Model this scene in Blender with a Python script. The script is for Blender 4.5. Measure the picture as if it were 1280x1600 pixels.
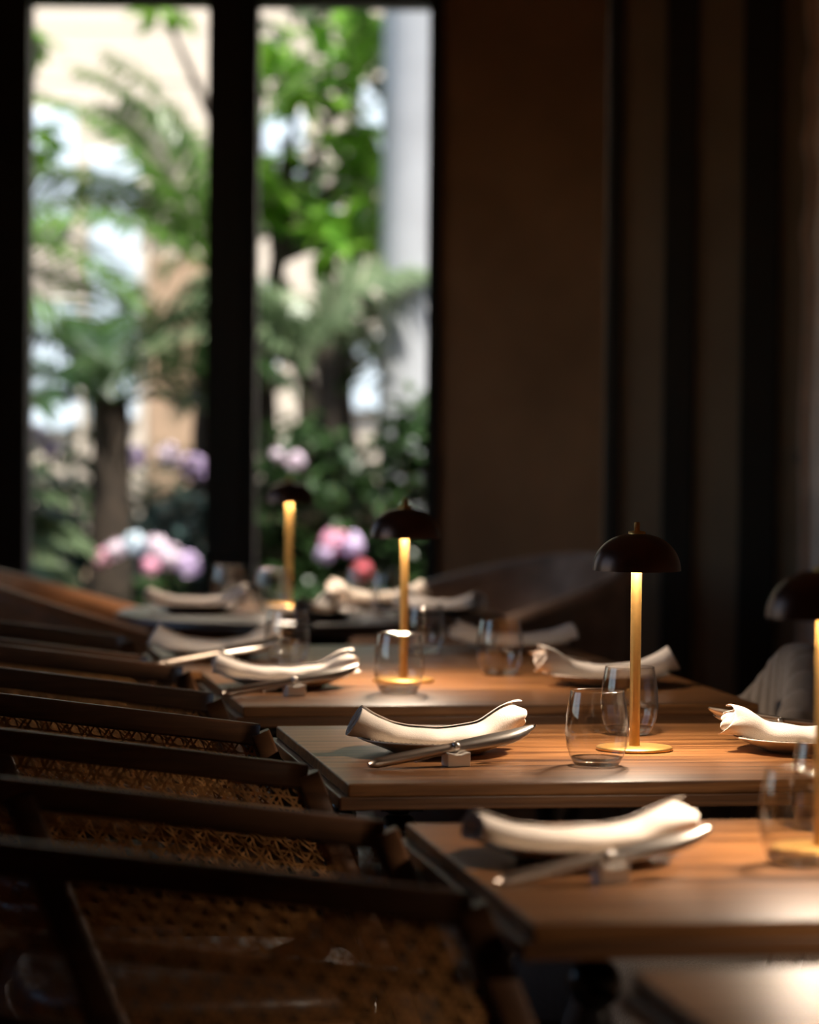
import bpy, math, random
from mathutils import Vector, Matrix

# ------------------------------------------------------------------ scene, camera, light
for o in list(bpy.data.objects):
    bpy.data.objects.remove(o, do_unlink=True)
S = bpy.context.scene
COL = S.collection
PI = math.pi
R = math.radians
random.seed(11)

CAM_H = 1.254
cam_d = bpy.data.cameras.new('camera')
cam = bpy.data.objects.new('camera', cam_d)
COL.objects.link(cam)
S.camera = cam
cam_d.sensor_fit = 'AUTO'
cam_d.sensor_width = 36.0
cam_d.lens = 4900.0 / 1600.0 * 36.0
cam_d.clip_start = 0.05
cam_d.clip_end = 300
cam.matrix_world = (Matrix.Translation((0, 0, CAM_H)) @ Matrix.Rotation(R(90 - 1.754), 4, 'X')
                    @ Matrix.Rotation(0.010, 4, 'Z'))
cam_d.dof.use_dof = True
cam_d.dof.focus_distance = 4.74
cam_d.dof.aperture_fstop = 2.9
cam_d.dof.aperture_blades = 0

vs = S.view_settings
vs.view_transform = 'Standard'
vs.look = 'None'
vs.gamma = 1.0
vs.use_curve_mapping = False
vs.exposure = 0.0

cy = S.cycles
cy.max_bounces = 10
cy.transparent_max_bounces = 24
cy.sample_clamp_indirect = 3.0
cy.caustics_reflective = False
cy.caustics_refractive = False
cy.blur_glossy = 0.5

world = bpy.data.worlds.new('world')
S.world = world
world.use_nodes = True
wn = world.node_tree.nodes
wl = world.node_tree.links
sky = wn.new('ShaderNodeTexSky')
sky.sky_type = 'NISHITA'
sky.sun_disc = False
sky.sun_elevation = R(52)
sky.sun_rotation = R(200)
sky.air_density = 1.0
sky.dust_density = 1.2
wl.new(sky.outputs[0], wn['Background'].inputs[0])
wn['Background'].inputs[1].default_value = 0.27

sun_d = bpy.data.lights.new('sun', 'SUN')
sun_d.energy = 11.5
sun_d.angle = R(0.6)
sun_d.color = (1.0, 0.93, 0.84)
sun = bpy.data.objects.new('sun', sun_d)
COL.objects.link(sun)
# light travels forward (+y), a little to the left, downward
sun.rotation_euler = Vector((-0.22, 0.42, -0.95)).to_track_quat('-Z', 'Y').to_euler()

LAMP_ENERGY = 8.6
LAMP_COLOR = (1.0, 0.79, 0.60)

# ------------------------------------------------------------------ materials
MATS = {}


def new_mat(name):
    m = bpy.data.materials.new(name)
    m.use_nodes = True
    MATS[name] = m
    nt = m.node_tree
    return m, nt.nodes, nt.links, nt.nodes['Principled BSDF']


def setp(b, color=None, rough=None, metal=None, spec=None, coat=None, coat_rough=None, sheen=None):
    if color is not None:
        b.inputs['Base Color'].default_value = (*color, 1)
    if rough is not None:
        b.inputs['Roughness'].default_value = rough
    if metal is not None:
        b.inputs['Metallic'].default_value = metal
    if spec is not None:
        b.inputs['Specular IOR Level'].default_value = spec
    if coat is not None:
        b.inputs['Coat Weight'].default_value = coat
    if coat_rough is not None:
        b.inputs['Coat Roughness'].default_value = coat_rough
    if sheen is not None:
        b.inputs['Sheen Weight'].default_value = sheen


def tex(n, l, scale=(1, 1, 1), kind='noise', **kw):
    tc = n.new('ShaderNodeTexCoord')
    mp = n.new('ShaderNodeMapping')
    mp.inputs['Scale'].default_value = scale
    l.new(tc.outputs['Object'], mp.inputs[0])
    t = n.new('ShaderNodeTexNoise' if kind == 'noise' else 'ShaderNodeTexVoronoi' if kind == 'voronoi' else 'ShaderNodeTexWave')
    l.new(mp.outputs[0], t.inputs['Vector'])
    for k, v in kw.items():
        t.inputs[k].default_value = v
    return t


def ramp(n, l, src, stops):
    r = n.new('ShaderNodeValToRGB')
    e = r.color_ramp.elements
    while len(e) < len(stops):
        e.new(0.5)
    for el, (p, c) in zip(e, stops):
        el.position = p
        el.color = (*c, 1)
    l.new(src, r.inputs[0])
    return r


def bump(n, l, b, src, strength=0.2, dist=0.01):
    bp = n.new('ShaderNodeBump')
    bp.inputs['Strength'].default_value = strength
    bp.inputs['Distance'].default_value = dist
    l.new(src, bp.inputs['Height'])
    l.new(bp.outputs[0], b.inputs['Normal'])


def wood(name, c0, c1, c2, scale=(3, 60, 60), rough=0.38, coat=0.25, bs=0.15, stops=(0.3, 0.52, 0.72)):
    m, n, l, b = new_mat(name)
    t = tex(n, l, scale, Scale=1.0, Detail=6.0, Roughness=0.6, Distortion=0.6)
    r = ramp(n, l, t.outputs['Fac'], [(stops[0], c0), (stops[1], c1), (stops[2], c2)])
    l.new(r.outputs[0], b.inputs['Base Color'])
    setp(b, rough=rough, coat=coat, coat_rough=0.25)
    bump(n, l, b, t.outputs['Fac'], bs, 0.004)
    return m


wood('table_wood', (0.085, 0.033, 0.010), (0.20, 0.084, 0.027), (0.32, 0.145, 0.050), (2.5, 55, 55), 0.33, 0.08, stops=(0.38, 0.5, 0.64))
wood('table_edge_wood', (0.05, 0.020, 0.007), (0.12, 0.050, 0.017), (0.19, 0.083, 0.029), (3, 90, 90), 0.35, 0.3)
wood('walnut', (0.050, 0.021, 0.009), (0.085, 0.036, 0.014), (0.13, 0.058, 0.023), (6, 60, 60), 0.42, 0.2)
wood('round_table_wood', (0.05, 0.028, 0.018), (0.085, 0.05, 0.032), (0.12, 0.075, 0.05), (5, 50, 50), 0.3, 0.3)


def simple(name, color, rough=0.5, metal=0.0, noise=0.0, nscale=30.0, bs=0.0, **kw):
    m, n, l, b = new_mat(name)
    setp(b, color, rough, metal, **kw)
    if noise or bs:
        t = tex(n, l, (1, 1, 1), Scale=nscale, Detail=4.0)
        if noise:
            lo = tuple(max(0, c * (1 - noise)) for c in color)
            hi = tuple(min(1, c * (1 + noise)) for c in color)
            r = ramp(n, l, t.outputs['Fac'], [(0.3, lo), (0.7, hi)])
            l.new(r.outputs[0], b.inputs['Base Color'])
        if bs:
            bump(n, l, b, t.outputs['Fac'], bs, 0.005)
    return m


simple('cane', (0.48, 0.23, 0.075), 0.45, noise=0.25, nscale=80)
simple('brass', (0.78, 0.46, 0.15), 0.42, 1.0, noise=0.08, nscale=60)
simple('bronze', (0.10, 0.055, 0.04), 0.30, 0.85, noise=0.1, nscale=20)
simple('shade_inner', (0.85, 0.78, 0.66), 0.5)
simple('black_lacquer', (0.008, 0.007, 0.007), 0.22, coat=0.4)
simple('linen', (0.86, 0.78, 0.70), 0.85, noise=0.05, nscale=500, bs=0.15, sheen=0.2)
simple('plate_glaze', (0.62, 0.53, 0.44), 0.28, noise=0.06, nscale=90)
simple('porcelain', (0.80, 0.74, 0.66), 0.2)
simple('steel', (0.72, 0.68, 0.63), 0.30, 1.0)
simple('steel_satin', (0.46, 0.39, 0.33), 0.38, 1.0)
simple('grey_fabric', (0.27, 0.225, 0.19), 0.9, noise=0.18, nscale=260, bs=0.3, sheen=0.25)
simple('brown_leather', (0.34, 0.15, 0.065), 0.34, noise=0.3, nscale=14, bs=0.12)
simple('grey_leather', (0.30, 0.20, 0.15), 0.42, noise=0.35, nscale=12, bs=0.12)
simple('dark_leather', (0.03, 0.016, 0.01), 0.45, noise=0.2, nscale=60, bs=0.1)
simple('terracotta_plaster', (0.62, 0.34, 0.18), 0.85, noise=0.16, nscale=3.0, bs=0.1)
simple('dark_paint', (0.024, 0.020, 0.014), 0.55, noise=0.1, nscale=20)
simple('panel_paint', (0.30, 0.215, 0.14), 0.7, noise=0.1, nscale=5)
simple('room_wall', (0.50, 0.34, 0.23), 0.85, noise=0.1, nscale=4)
simple('room_ceiling', (0.55, 0.43, 0.32), 0.9, noise=0.05, nscale=4)
simple('curtain_cloth', (0.85, 0.68, 0.57), 0.9, noise=0.15, nscale=8, sheen=0.2)
simple('cream_stucco', (0.66, 0.56, 0.46), 0.9, noise=0.03, nscale=3)
simple('tan_stucco', (0.42, 0.28, 0.18), 0.9, noise=0.15, nscale=4)
simple('sky_glint_paint', (0.66, 0.76, 0.86), 0.6, noise=0.03, nscale=4)  # bluish sky reflection off glossy leaves, put into a flat colour
simple('concrete', (0.43, 0.44, 0.46), 0.85, noise=0.08, nscale=5)
simple('soil', (0.05, 0.035, 0.022), 0.95, noise=0.3, nscale=12, bs=0.3)
simple('bark', (0.04, 0.027, 0.017), 0.9, noise=0.4, nscale=25, bs=0.5)
simple('pink_petal', (0.95, 0.42, 0.58), 0.6, noise=0.2, nscale=40)
simple('lilac_petal', (0.78, 0.62, 0.95), 0.6, noise=0.2, nscale=40)
simple('blush_petal', (0.95, 0.76, 0.88), 0.6, noise=0.15, nscale=40)
simple('red_petal', (0.92, 0.20, 0.24), 0.6, noise=0.2, nscale=40)
simple('blue_petal', (0.66, 0.78, 0.97), 0.6, noise=0.2, nscale=40)


def leaf_mat(name, c0, c1, trans=0.35, rough=0.32):
    m, n, l, b = new_mat(name)
    t = tex(n, l, (1, 1, 1), Scale=6.0, Detail=2.0)
    r = ramp(n, l, t.outputs['Fac'], [(0.3, c0), (0.7, c1)])
    l.new(r.outputs[0], b.inputs['Base Color'])
    setp(b, rough=rough)
    tr = n.new('ShaderNodeBsdfTranslucent')
    l.new(r.outputs[0], tr.inputs[0])
    mx = n.new('ShaderNodeMixShader')
    mx.inputs[0].default_value = trans
    l.new(b.outputs[0], mx.inputs[1])
    l.new(tr.outputs[0], mx.inputs[2])
    l.new(mx.outputs[0], n['Material Output'].inputs[0])
    return m


leaf_mat('palm_leaf', (0.045, 0.11, 0.015), (0.14, 0.26, 0.05), 0.35, 0.25)
leaf_mat('palm_leaf_dark', (0.02, 0.045, 0.014), (0.05, 0.10, 0.03), 0.3, 0.25)
leaf_mat('palm_leaf_pale', (0.12, 0.18, 0.09), (0.26, 0.34, 0.19))
leaf_mat('broad_leaf', (0.08, 0.24, 0.02), (0.24, 0.44, 0.05), 0.45)
leaf_mat('dark_leaf', (0.018, 0.045, 0.012), (0.05, 0.10, 0.03), 0.25)
leaf_mat('blue_leaf', (0.025, 0.06, 0.055), (0.08, 0.14, 0.135), 0.25)


def glass_mat(name, gloss_rough, tint, ior=1.45, gain=1.0):
    # thin glass: see-through sheet with Fresnel reflections
    m, n, l, b = new_mat(name)
    n.remove(b)
    tr = n.new('ShaderNodeBsdfTransparent')
    tr.inputs[0].default_value = (*tint, 1)
    gl = n.new('ShaderNodeBsdfGlossy')
    gl.inputs['Roughness'].default_value = gloss_rough
    fr = n.new('ShaderNodeFresnel')
    ge = n.new('ShaderNodeNewGeometry')
    mr = n.new('ShaderNodeMapRange')
    mr.inputs['To Min'].default_value = ior
    mr.inputs['To Max'].default_value = 1.0 / ior
    l.new(ge.outputs['Backfacing'], mr.inputs['Value'])
    l.new(mr.outputs[0], fr.inputs['IOR'])
    mu = n.new('ShaderNodeMath')
    mu.operation = 'MULTIPLY'
    mu.use_clamp = True
    mu.inputs[1].default_value = gain
    l.new(fr.outputs[0], mu.inputs[0])
    mx = n.new('ShaderNodeMixShader')
    l.new(mu.outputs[0], mx.inputs[0])
    l.new(tr.outputs[0], mx.inputs[1])
    l.new(gl.outputs[0], mx.inputs[2])
    l.new(mx.outputs[0], n['Material Output'].inputs[0])
    return m


glass_mat('tumbler_glass', 0.03, (0.975, 0.975, 0.97), 1.5, 1.9)
glass_mat('rim_glass', 0.10, (0.93, 0.93, 0.925), 1.5, 1.6)
glass_mat('window_glass', 0.01, (0.97, 0.98, 0.975), 1.45, 0.6)
glass_mat('thick_glass', 0.06, (0.95, 0.95, 0.945), 1.6, 2.0)
# the thick foot also bends light
_m = MATS['thick_glass']
_n, _l = _m.node_tree.nodes, _m.node_tree.links
_out = _n['Material Output']
_src = _out.inputs[0].links[0].from_socket
_gl = _n.new('ShaderNodeBsdfGlass')
_gl.inputs['IOR'].default_value = 1.42
_gl.inputs['Roughness'].default_value = 0.03
_mx = _n.new('ShaderNodeMixShader')
_mx.inputs[0].default_value = 0.45
_l.new(_src, _mx.inputs[1])
_l.new(_gl.outputs[0], _mx.inputs[2])
_l.new(_mx.outputs[0], _out.inputs[0])
m, n, l, b = new_mat('led')
b.inputs['Emission Color'].default_value = (1.0, 0.78, 0.50, 1)
b.inputs['Emission Strength'].default_value = 6.0

# floor: dark boards
m, n, l, b = new_mat('floor_boards')
tc = n.new('ShaderNodeTexCoord')
br = n.new('ShaderNodeTexBrick')
br.inputs['Scale'].default_value = 1.0
br.inputs['Color1'].default_value = (0.075, 0.036, 0.017, 1)
br.inputs['Color2'].default_value = (0.05, 0.025, 0.012, 1)
br.inputs['Mortar'].default_value = (0.01, 0.006, 0.004, 1)
br.inputs['Mortar Size'].default_value = 0.003
br.inputs['Brick Width'].default_value = 1.4
br.inputs['Row Height'].default_value = 0.27
l.new(tc.outputs['Object'], br.inputs['Vector'])
l.new(br.outputs['Color'], b.inputs['Base Color'])
setp(b, rough=0.4)


# ------------------------------------------------------------------ mesh helpers
class MB:
    def __init__(self):
        self.v = []
        self.f = []
        self.sm = []

    def add(self, verts, faces, smooth=True):
        k = len(self.v)
        self.v += [tuple(p) for p in verts]
        self.f += [tuple(i + k for i in f) for f in faces]
        self.sm += [smooth] * len(faces)
        return self

    def box(self, lo, hi, smooth=False):
        x0, y0, z0 = lo
        x1, y1, z1 = hi
        return self.add([(x0, y0, z0), (x1, y0, z0), (x1, y1, z0), (x0, y1, z0),
                         (x0, y0, z1), (x1, y0, z1), (x1, y1, z1), (x0, y1, z1)],
                        [(0, 3, 2, 1), (4, 5, 6, 7), (0, 1, 5, 4), (1, 2, 6, 5), (2, 3, 7, 6), (3, 0, 4, 7)], smooth)

    def grid(self, rows, closed_u=False, closed_v=False, smooth=True):
        nr = len(rows)
        nc = len(rows[0])
        v = [p for r in rows for p in r]
        f = []
        for i in range(nr if closed_v else nr - 1):
            for j in range(nc if closed_u else nc - 1):
                a = i * nc + j
                b_ = i * nc + (j + 1) % nc
                c = ((i + 1) % nr) * nc + (j + 1) % nc
                d = ((i + 1) % nr) * nc + j
                f.append((a, b_, c, d))
        return self.add(v, f, smooth)

    def lathe(self, prof, seg=40, center=(0, 0, 0), cap0=False, cap1=False, mod=None):
        rows = []
        for k, (r, z) in enumerate(prof):
            row = []
            for j in range(seg):
                a = 2 * PI * j / seg
                rr = r if mod is None else mod(r, z, a, k)
                row.append((center[0] + rr * math.cos(a), center[1] + rr * math.sin(a), center[2] + z))
            rows.append(row)
        k0 = len(self.v)
        self.grid(rows, closed_u=True)
        if cap0:
            self.f.append(tuple(k0 + j for j in reversed(range(seg))))
            self.sm.append(False)
        if cap1:
            b0 = k0 + (len(prof) - 1) * seg
            self.f.append(tuple(b0 + j for j in range(seg)))
            self.sm.append(False)
        return self

    def sweep(self, path, secs, caps=True, smooth=True, up=(0, 0, 1)):
        """secs: list (per path point) of lists of (side, up) offsets."""
        rows = []
        npt = len(path)
        P = [Vector(p) for p in path]
        for i in range(npt):
            t = (P[min(i + 1, npt - 1)] - P[max(i - 1, 0)]).normalized()
            u = Vector(up)
            side = t.cross(u)
            if side.length < 1e-4:
                side = Vector((1, 0, 0))
            side.normalize()
            u = side.cross(t).normalized()
            sc = secs[i] if isinstance(secs[0][0], (list, tuple)) else secs
            rows.append([P[i] + side * a + u * b_ for a, b_ in sc])
        k0 = len(self.v)
        self.grid(rows, closed_u=True, smooth=smooth)
        nc = len(rows[0])
        if caps:
            self.f.append(tuple(k0 + j for j in range(nc)))
            self.f.append(tuple(k0 + (npt - 1) * nc + j for j in reversed(range(nc))))
            self.sm += [False, False]
        return self

    def build(self, name, mat, parent=None, bevel=0.0, sharp=None):
        me = bpy.data.meshes.new(name)
        me.from_pydata(self.v, [], self.f)
        me.polygons.foreach_set('use_smooth', self.sm)
        me.update()
        if sharp:
            me.polygons.foreach_set('use_smooth', [True] * len(me.polygons))
            me.set_sharp_from_angle(angle=R(sharp))
        me.materials.append(MATS[mat])
        o = bpy.data.objects.new(name, me)
        COL.objects.link(o)
        if parent is not None:
            o.parent = parent
        if bevel:
            md = o.modifiers.new('bevel', 'BEVEL')
            md.width = bevel
            md.segments = 2
            md.limit_method = 'ANGLE'
        return o


def circ(r, k=10, ry=None):
    ry = r if ry is None else ry
    return [(r * math.cos(2 * PI * i / k), ry * math.sin(2 * PI * i / k)) for i in range(k)]


def rrect(w, h, b):
    """rounded rectangle section, half sizes w,h"""
    pts = []
    for cx, cy_, a0 in ((w - b, h - b, 0), (-w + b, h - b, 90), (-w + b, -h + b, 180), (w - b, -h + b, 270)):
        for k in range(3):
            a = R(a0 + 45 * k)
            pts.append((cx + b * math.cos(a), cy_ + b * math.sin(a)))
    return pts


def empty(name, loc=(0, 0, 0), rz=0.0):
    o = bpy.data.objects.new(name, None)
    o.empty_display_size = 0.1
    COL.objects.link(o)
    o.location = loc
    o.rotation_euler = (0, 0, rz)
    return o


def tag(o, label, cat, group=None):
    o['label'] = label
    o['category'] = cat
    if group:
        o['group'] = group
    return o


def struct(o, label=None):
    o['kind'] = 'structure'
    if label:
        o['label'] = label
    return o


def copy_tree(o, parent=None):
    c = o.copy()
    COL.objects.link(c)
    if parent is not None:
        c.parent = parent
    for ch in list(o.children):
        copy_tree(ch, c)
    return c


# ------------------------------------------------------------------ the room
WY = 11.0          # inner face of the window wall
ROOM_L, ROOM_R, ROOM_F, ROOM_T = -2.0, 1.9, -1.6, 3.05
struct(MB().box((ROOM_L - 0.2, ROOM_F - 0.2, -0.1), (ROOM_R + 0.2, WY + 0.2, 0)).build('floor', 'floor_boards'),
       'dark brown board floor under the tables')
struct(MB().box((ROOM_L - 0.2, ROOM_F - 0.2, ROOM_T), (ROOM_R + 0.2, WY + 0.2, ROOM_T + 0.2)).build('ceiling', 'room_ceiling'))
LEFT_WIN = ((4.0, 5.7), (7.2, 8.9))
LZ0, LZ1 = 0.9, 2.40
lw = MB()
ys = [ROOM_F] + [q for w in LEFT_WIN for q in w] + [WY + 0.2]
for a, b_ in zip(ys[0::2], ys[1::2]):
    lw.box((ROOM_L - 0.2, a, 0), (ROOM_L, b_, ROOM_T))
for a, b_ in LEFT_WIN:
    lw.box((ROOM_L - 0.2, a, 0), (ROOM_L, b_, LZ0))
    lw.box((ROOM_L - 0.2, a, LZ1), (ROOM_L, b_, ROOM_T))
struct(lw.build('wall_left', 'room_wall'))
for i, (a, b_) in enumerate(LEFT_WIN):
    w = empty('window_%d' % (i + 3), (ROOM_L, (a + b_) / 2, LZ0))
    struct(w, 'side window in the long wall behind the cane chairs')
    hw, H = (b_ - a) / 2, LZ1 - LZ0
    for nm, lo, hi in (('frame_jamb', (-0.16, -hw, 0), (0.02, -hw + 0.06, H)), ('frame_jamb', (-0.16, hw - 0.06, 0), (0.02, hw, H)),
                       ('frame_jamb', (-0.14, -0.03, 0.06), (0.0, 0.03, H - 0.06)),
                       ('frame_head', (-0.16, -hw + 0.06, H - 0.06), (0.02, hw - 0.06, H)), ('frame_sill', (-0.16, -hw + 0.06, 0), (0.02, hw - 0.06, 0.06))):
        MB().box(lo, hi).build(nm, 'dark_paint', w)
    for y0, y1 in ((-hw + 0.06, -0.03), (0.03, hw - 0.06)):
        MB().box((-0.08, y0, 0.06), (-0.074, y1, H - 0.06)).build('pane', 'window_glass', w)
    pd = bpy.data.lights.new('window_portal', 'AREA')
    pd.shape = 'RECTANGLE'
    pd.size = hw * 2
    pd.size_y = H
    pd.cycles.is_portal = True
    po = bpy.data.objects.new('window_portal', pd)
    COL.objects.link(po)
    po.location = (ROOM_L - 0.19, (a + b_) / 2, (LZ0 + LZ1) / 2)
    po.rotation_euler = (R(90), 0, R(-90))
struct(MB().box((ROOM_R, ROOM_F, 0), (ROOM_R + 0.2, WY + 0.2, ROOM_T)).build('wall_right', 'room_wall'))
struct(MB().box((ROOM_L - 0.2, ROOM_F - 0.2, 0), (ROOM_R + 0.2, ROOM_F, ROOM_T)).build('wall_front', 'room_wall'))

W1 = (-1.343, -0.717)
W2 = (-0.543, 0.054)
WZ0, WZ1 = 0.22, 2.685
wb = MB()
wb.box((ROOM_L, WY, 0), (W1[0] - 0.06, WY + 0.2, ROOM_T))
wb.box((W1[0] - 0.06, WY, WZ1 + 0.06), (0.10, WY + 0.2, ROOM_T))
wb.box((W1[0] - 0.06, WY, 0), (0.10, WY + 0.2, WZ0 - 0.06))
o = wb.build('wall_back', 'dark_paint')
struct(o, 'dark painted wall around the garden windows')
struct(MB().box((0.10, WY - 0.002, 0), (ROOM_R, WY + 0.2, ROOM_T)).build('wall_back_plaster', 'terracotta_plaster'),
       'terracotta brown plaster wall beside the window')
struct(MB().box((W1[1] + 0.035, WY - 0.05, WZ0 - 0.06), (W2[0] - 0.035, WY + 0.2, WZ1 + 0.06)).build('trim_1', 'dark_paint', bevel=0.006),
       'dark post between the two garden windows')
for i, (a, b_) in enumerate((W1, W2)):
    w = empty('window_%d' % (i + 1), ((a + b_) / 2, WY, WZ0))
    struct(w, 'tall dark framed window onto the palms' if i == 0 else 'tall dark framed window onto the grey column')
    hw = (b_ - a) / 2
    H = WZ1 - WZ0
    f = 0.06 if i == 0 else 0.046
    for nm, lo, hi in (('frame_jamb', (-hw - (0.06 if i == 0 else 0.035), -0.03, -0.06), (-hw, 0.14, H + 0.06)),
                       ('frame_jamb', (hw, -0.03, -0.06), (hw + (0.035 if i == 0 else 0.046), 0.14, H + 0.06)),
                       ('frame_head', (-hw, -0.03, H), (hw, 0.14, H + 0.06)),
                       ('frame_sill', (-hw, -0.03, -0.06), (hw, 0.14, 0))):
        MB().box(lo, hi).build(nm, 'dark_paint', w)
    MB().box((-hw, 0.06, 0), (hw, 0.066, H)).build('pane', 'window_glass', w)
    pd = bpy.data.lights.new('window_portal', 'AREA')
    pd.shape = 'RECTANGLE'
    pd.size = hw * 2
    pd.size_y = H
    pd.cycles.is_portal = True
    po = bpy.data.objects.new('window_portal', pd)
    COL.objects.link(po)
    po.location = ((a + b_) / 2, WY + 0.18, (WZ0 + WZ1) / 2)
    po.rotation_euler = (R(-90), 0, 0)

# tall panelled folding door in front of the terracotta wall's far end
dr = empty('door_1', (0.587, 9.5, 0))
struct(dr, 'tall folding door with dark stiles and dull brown panels')
for lo, hi in ((0.0, 0.048), (0.174, 0.271), (0.407, 0.523)):
    MB().box((lo, -0.03, 0), (hi, 0.03, ROOM_T)).build('stile', 'dark_paint', dr, bevel=0.005)
for lo, hi in ((0.048, 0.174), (0.271, 0.407), (0.523, 0.70)):
    MB().box((lo, -0.012, 0), (hi, 0.012, ROOM_T)).build('panel', 'panel_paint', dr)
kn = MB().lathe([(0.0, 0), (0.016, 0.002), (0.018, 0.02), (0.008, 0.03), (0.008, 0.05)], 16).build('knob', 'black_lacquer', dr)
kn.location = (0.588, -0.012, 1.14)
kn.rotation_euler = (R(-90), 0, 0)
kn.location.y = -0.062

# curtain beside the door
rows = []
for k in range(30):
    z = 0.02 + (2.60 - 0.02) * k / 29
    row = []
    for j in range(60):
        x = j / 59 * 0.5
        jag = 0.006 * math.sin(z * 17) + 0.008 * math.sin(z * 41 + 1) if z > 1.7 else 0.003 * math.sin(z * 9)
        row.append((x + jag * (1 - x / 0.5), 0.03 * math.sin(x * 75) + 0.01 * math.sin(x * 31 + z * 2), z))
    rows.append(row)
cu = MB().grid(rows).build('curtain', 'curtain_cloth')
cu.location = (1.155, 9.25, 0)
md = cu.modifiers.new('thick', 'SOLIDIFY')
md.thickness = 0.004
tag(cu, 'dusty pink hanging curtain at the far edge of the folding door', 'curtain')

# ------------------------------------------------------------------ tables
TH = R(9.5)
CT, ST = math.cos(TH), math.sin(TH)
TABLES = {'A': (0.335, 2.085, 0.78), 'B': (0.128, 3.101, 0.78), 'C': (-0.080, 4.276, 0.80),
          'D': (-0.284, 5.398, 0.73), 'E': (-0.452, 6.120, 0.69)}
TW = 0.92
TZ = 0.75


def T(t, u, v, z=0.0):
    x, y, _ = TABLES[t]
    return Vector((x + u * CT - v * ST, y + u * ST + v * CT, z))


LEG_PROF = [(0.020, 0.0), (0.024, 0.01), (0.026, 0.04), (0.019, 0.07), (0.017, 0.10), (0.026, 0.30), (0.030, 0.45),
            (0.028, 0.56), (0.020, 0.60), (0.024, 0.612), (0.024, 0.622), (0.018, 0.632), (0.020, 0.638)]
# ball near the top of the leg
for k in range(13):
    a = -PI / 2 + 0.5 + (PI - 1.0) * k / 12
    LEG_PROF.append((0.0285 * math.cos(a) + 0.0, 0.668 + 0.0285 * math.sin(a)))
LEG_PROF += [(0.016, 0.695), (0.024, 0.698), (0.024, 0.702)]


def make_table(t, label):
    x, y, D = TABLES[t]
    r = empty('dining_table', (x, y, 0), TH)
    tag(r, label, 'table', 'rectangular wooden tables in a row')
    MB().box((0, 0, 0.7315), (TW, D, TZ)).build('table_top', 'table_wood', r, bevel=0.0025)
    lo = MB()
    lo.box((-0.011, 0.0, 0.7135), (TW + 0.011, D, 0.7313)).build('edge_moulding', 'table_edge_wood', r, bevel=0.0018)
    for lx, ly in ((0.09, 0.12), (0.09, D - 0.12), (TW - 0.035, 0.035), (TW - 0.035, D - 0.035)):
        lg = MB().lathe(LEG_PROF, 24, cap0=True)
        lg.box((-0.030, -0.030, 0.700), (0.030, 0.030, 0.7134))
        o = lg.build('leg', 'black_lacquer', r)
        o.location = (lx, ly, 0)
    return r


make_table('A', 'wooden table cut off by the bottom corner of the photo')
make_table('B', 'blurred wooden table in front, its lamp cut by the photo edge')
make_table('C', 'wooden table in sharp focus under the sharp brass lamp')
make_table('D', 'wooden table just behind the sharply focused table')
make_table('E', 'hindmost rectangular table, next to the round table')

# round table
RT = Vector((-0.25, 8.0, 0))
r = empty('round_table', RT)
tag(r, 'round dark table by the windows', 'table')
MB().lathe([(0.0, 0.722), (0.48, 0.722), (0.497, 0.727), (0.5, 0.736), (0.497, 0.745), (0.488, 0.75), (0.0, 0.75)], 72).build('table_top', 'round_table_wood', r)
MB().lathe([(0.26, 0), (0.26, 0.015), (0.20, 0.03), (0.05, 0.06), (0.04, 0.3), (0.045, 0.6), (0.12, 0.7), (0.14, 0.7215)], 36, cap0=True).build('pedestal', 'black_lacquer', r)


# ------------------------------------------------------------------ lamps
def make_lamp(pos, label, tilt=0.0):
    r = empty('table_lamp', pos, 0.0)
    tag(r, label, 'lamp', 'small brass dome lamps')
    MB().lathe([(0.0, 0.0), (0.056, 0.0), (0.0585, 0.0015), (0.0585, 0.004), (0.056, 0.0058), (0.010, 0.0066), (0.0, 0.0066)], 48).build('base', 'brass', r)
    MB().lathe([(0.0080, 0.006), (0.0080, 0.318)], 24).build('stem', 'brass', r)
    dome = []
    zb, h, R0 = 0.273, 0.056, 0.0675
    for k in range(15):
        a = (PI / 2) * k / 14
        dome.append((max(R0 * math.cos(a) ** 0.85, 0.0001), zb + h * math.sin(a)))
    inner = [(max(rr - 0.0018, 0.0001), z - 0.0018 if k else z) for k, (rr, z) in enumerate(dome)]
    sh = MB().lathe(dome, 48).build('shade', 'bronze', r)
    MB().lathe(list(reversed(inner)), 48).build('shade_lining', 'shade_inner', sh)
    MB().lathe([(inner[0][0], zb), (dome[0][0], zb)], 48).build('shade_rim', 'bronze', sh)
    MB().lathe([(0.013, zb + h - 0.001), (0.013, zb + h + 0.003), (0.0045, zb + h + 0.0045), (0.0045, zb + h + 0.016), (0.003, zb + h + 0.0175), (0.0, zb + h + 0.0175)], 20).build('finial', 'brass', r)
    MB().lathe([(0.009, 0.294), (0.030, 0.294), (0.030, 0.298), (0.009, 0.298)], 28).build('light_ring', 'led', r)
    ld = bpy.data.lights.new('lamp_light', 'AREA')
    ld.shape = 'DISK'
    ld.size = 0.058
    ld.energy = LAMP_ENERGY
    ld.color = LAMP_COLOR
    lo = bpy.data.objects.new('lamp_light', ld)
    COL.objects.link(lo)
    lo.parent = r
    lo.location = (0, 0, 0.2930)
    return r


def on(t, u, v):
    p = T(t, u, v, TZ + 0.0003)
    return p


make_lamp(on('C', 0.498, 0.399), 'sharply focused brass lamp with dark dome shade')
make_lamp(on('B', 0.443, 0.487), 'blurred brass lamp cut off by the photo edge, nearest of the lamps')
make_lamp(on('D', 0.361, 0.488), 'brass dome lamp behind a tumbler on the table past the focused one')
make_lamp(Vector((-0.315, 8.22, 0.7503)), 'blurred brass lamp on the round table by the window post')
make_lamp(on('A', 0.60, 0.50), 'brass dome lamp on the cut off corner table, outside the view')


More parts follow.
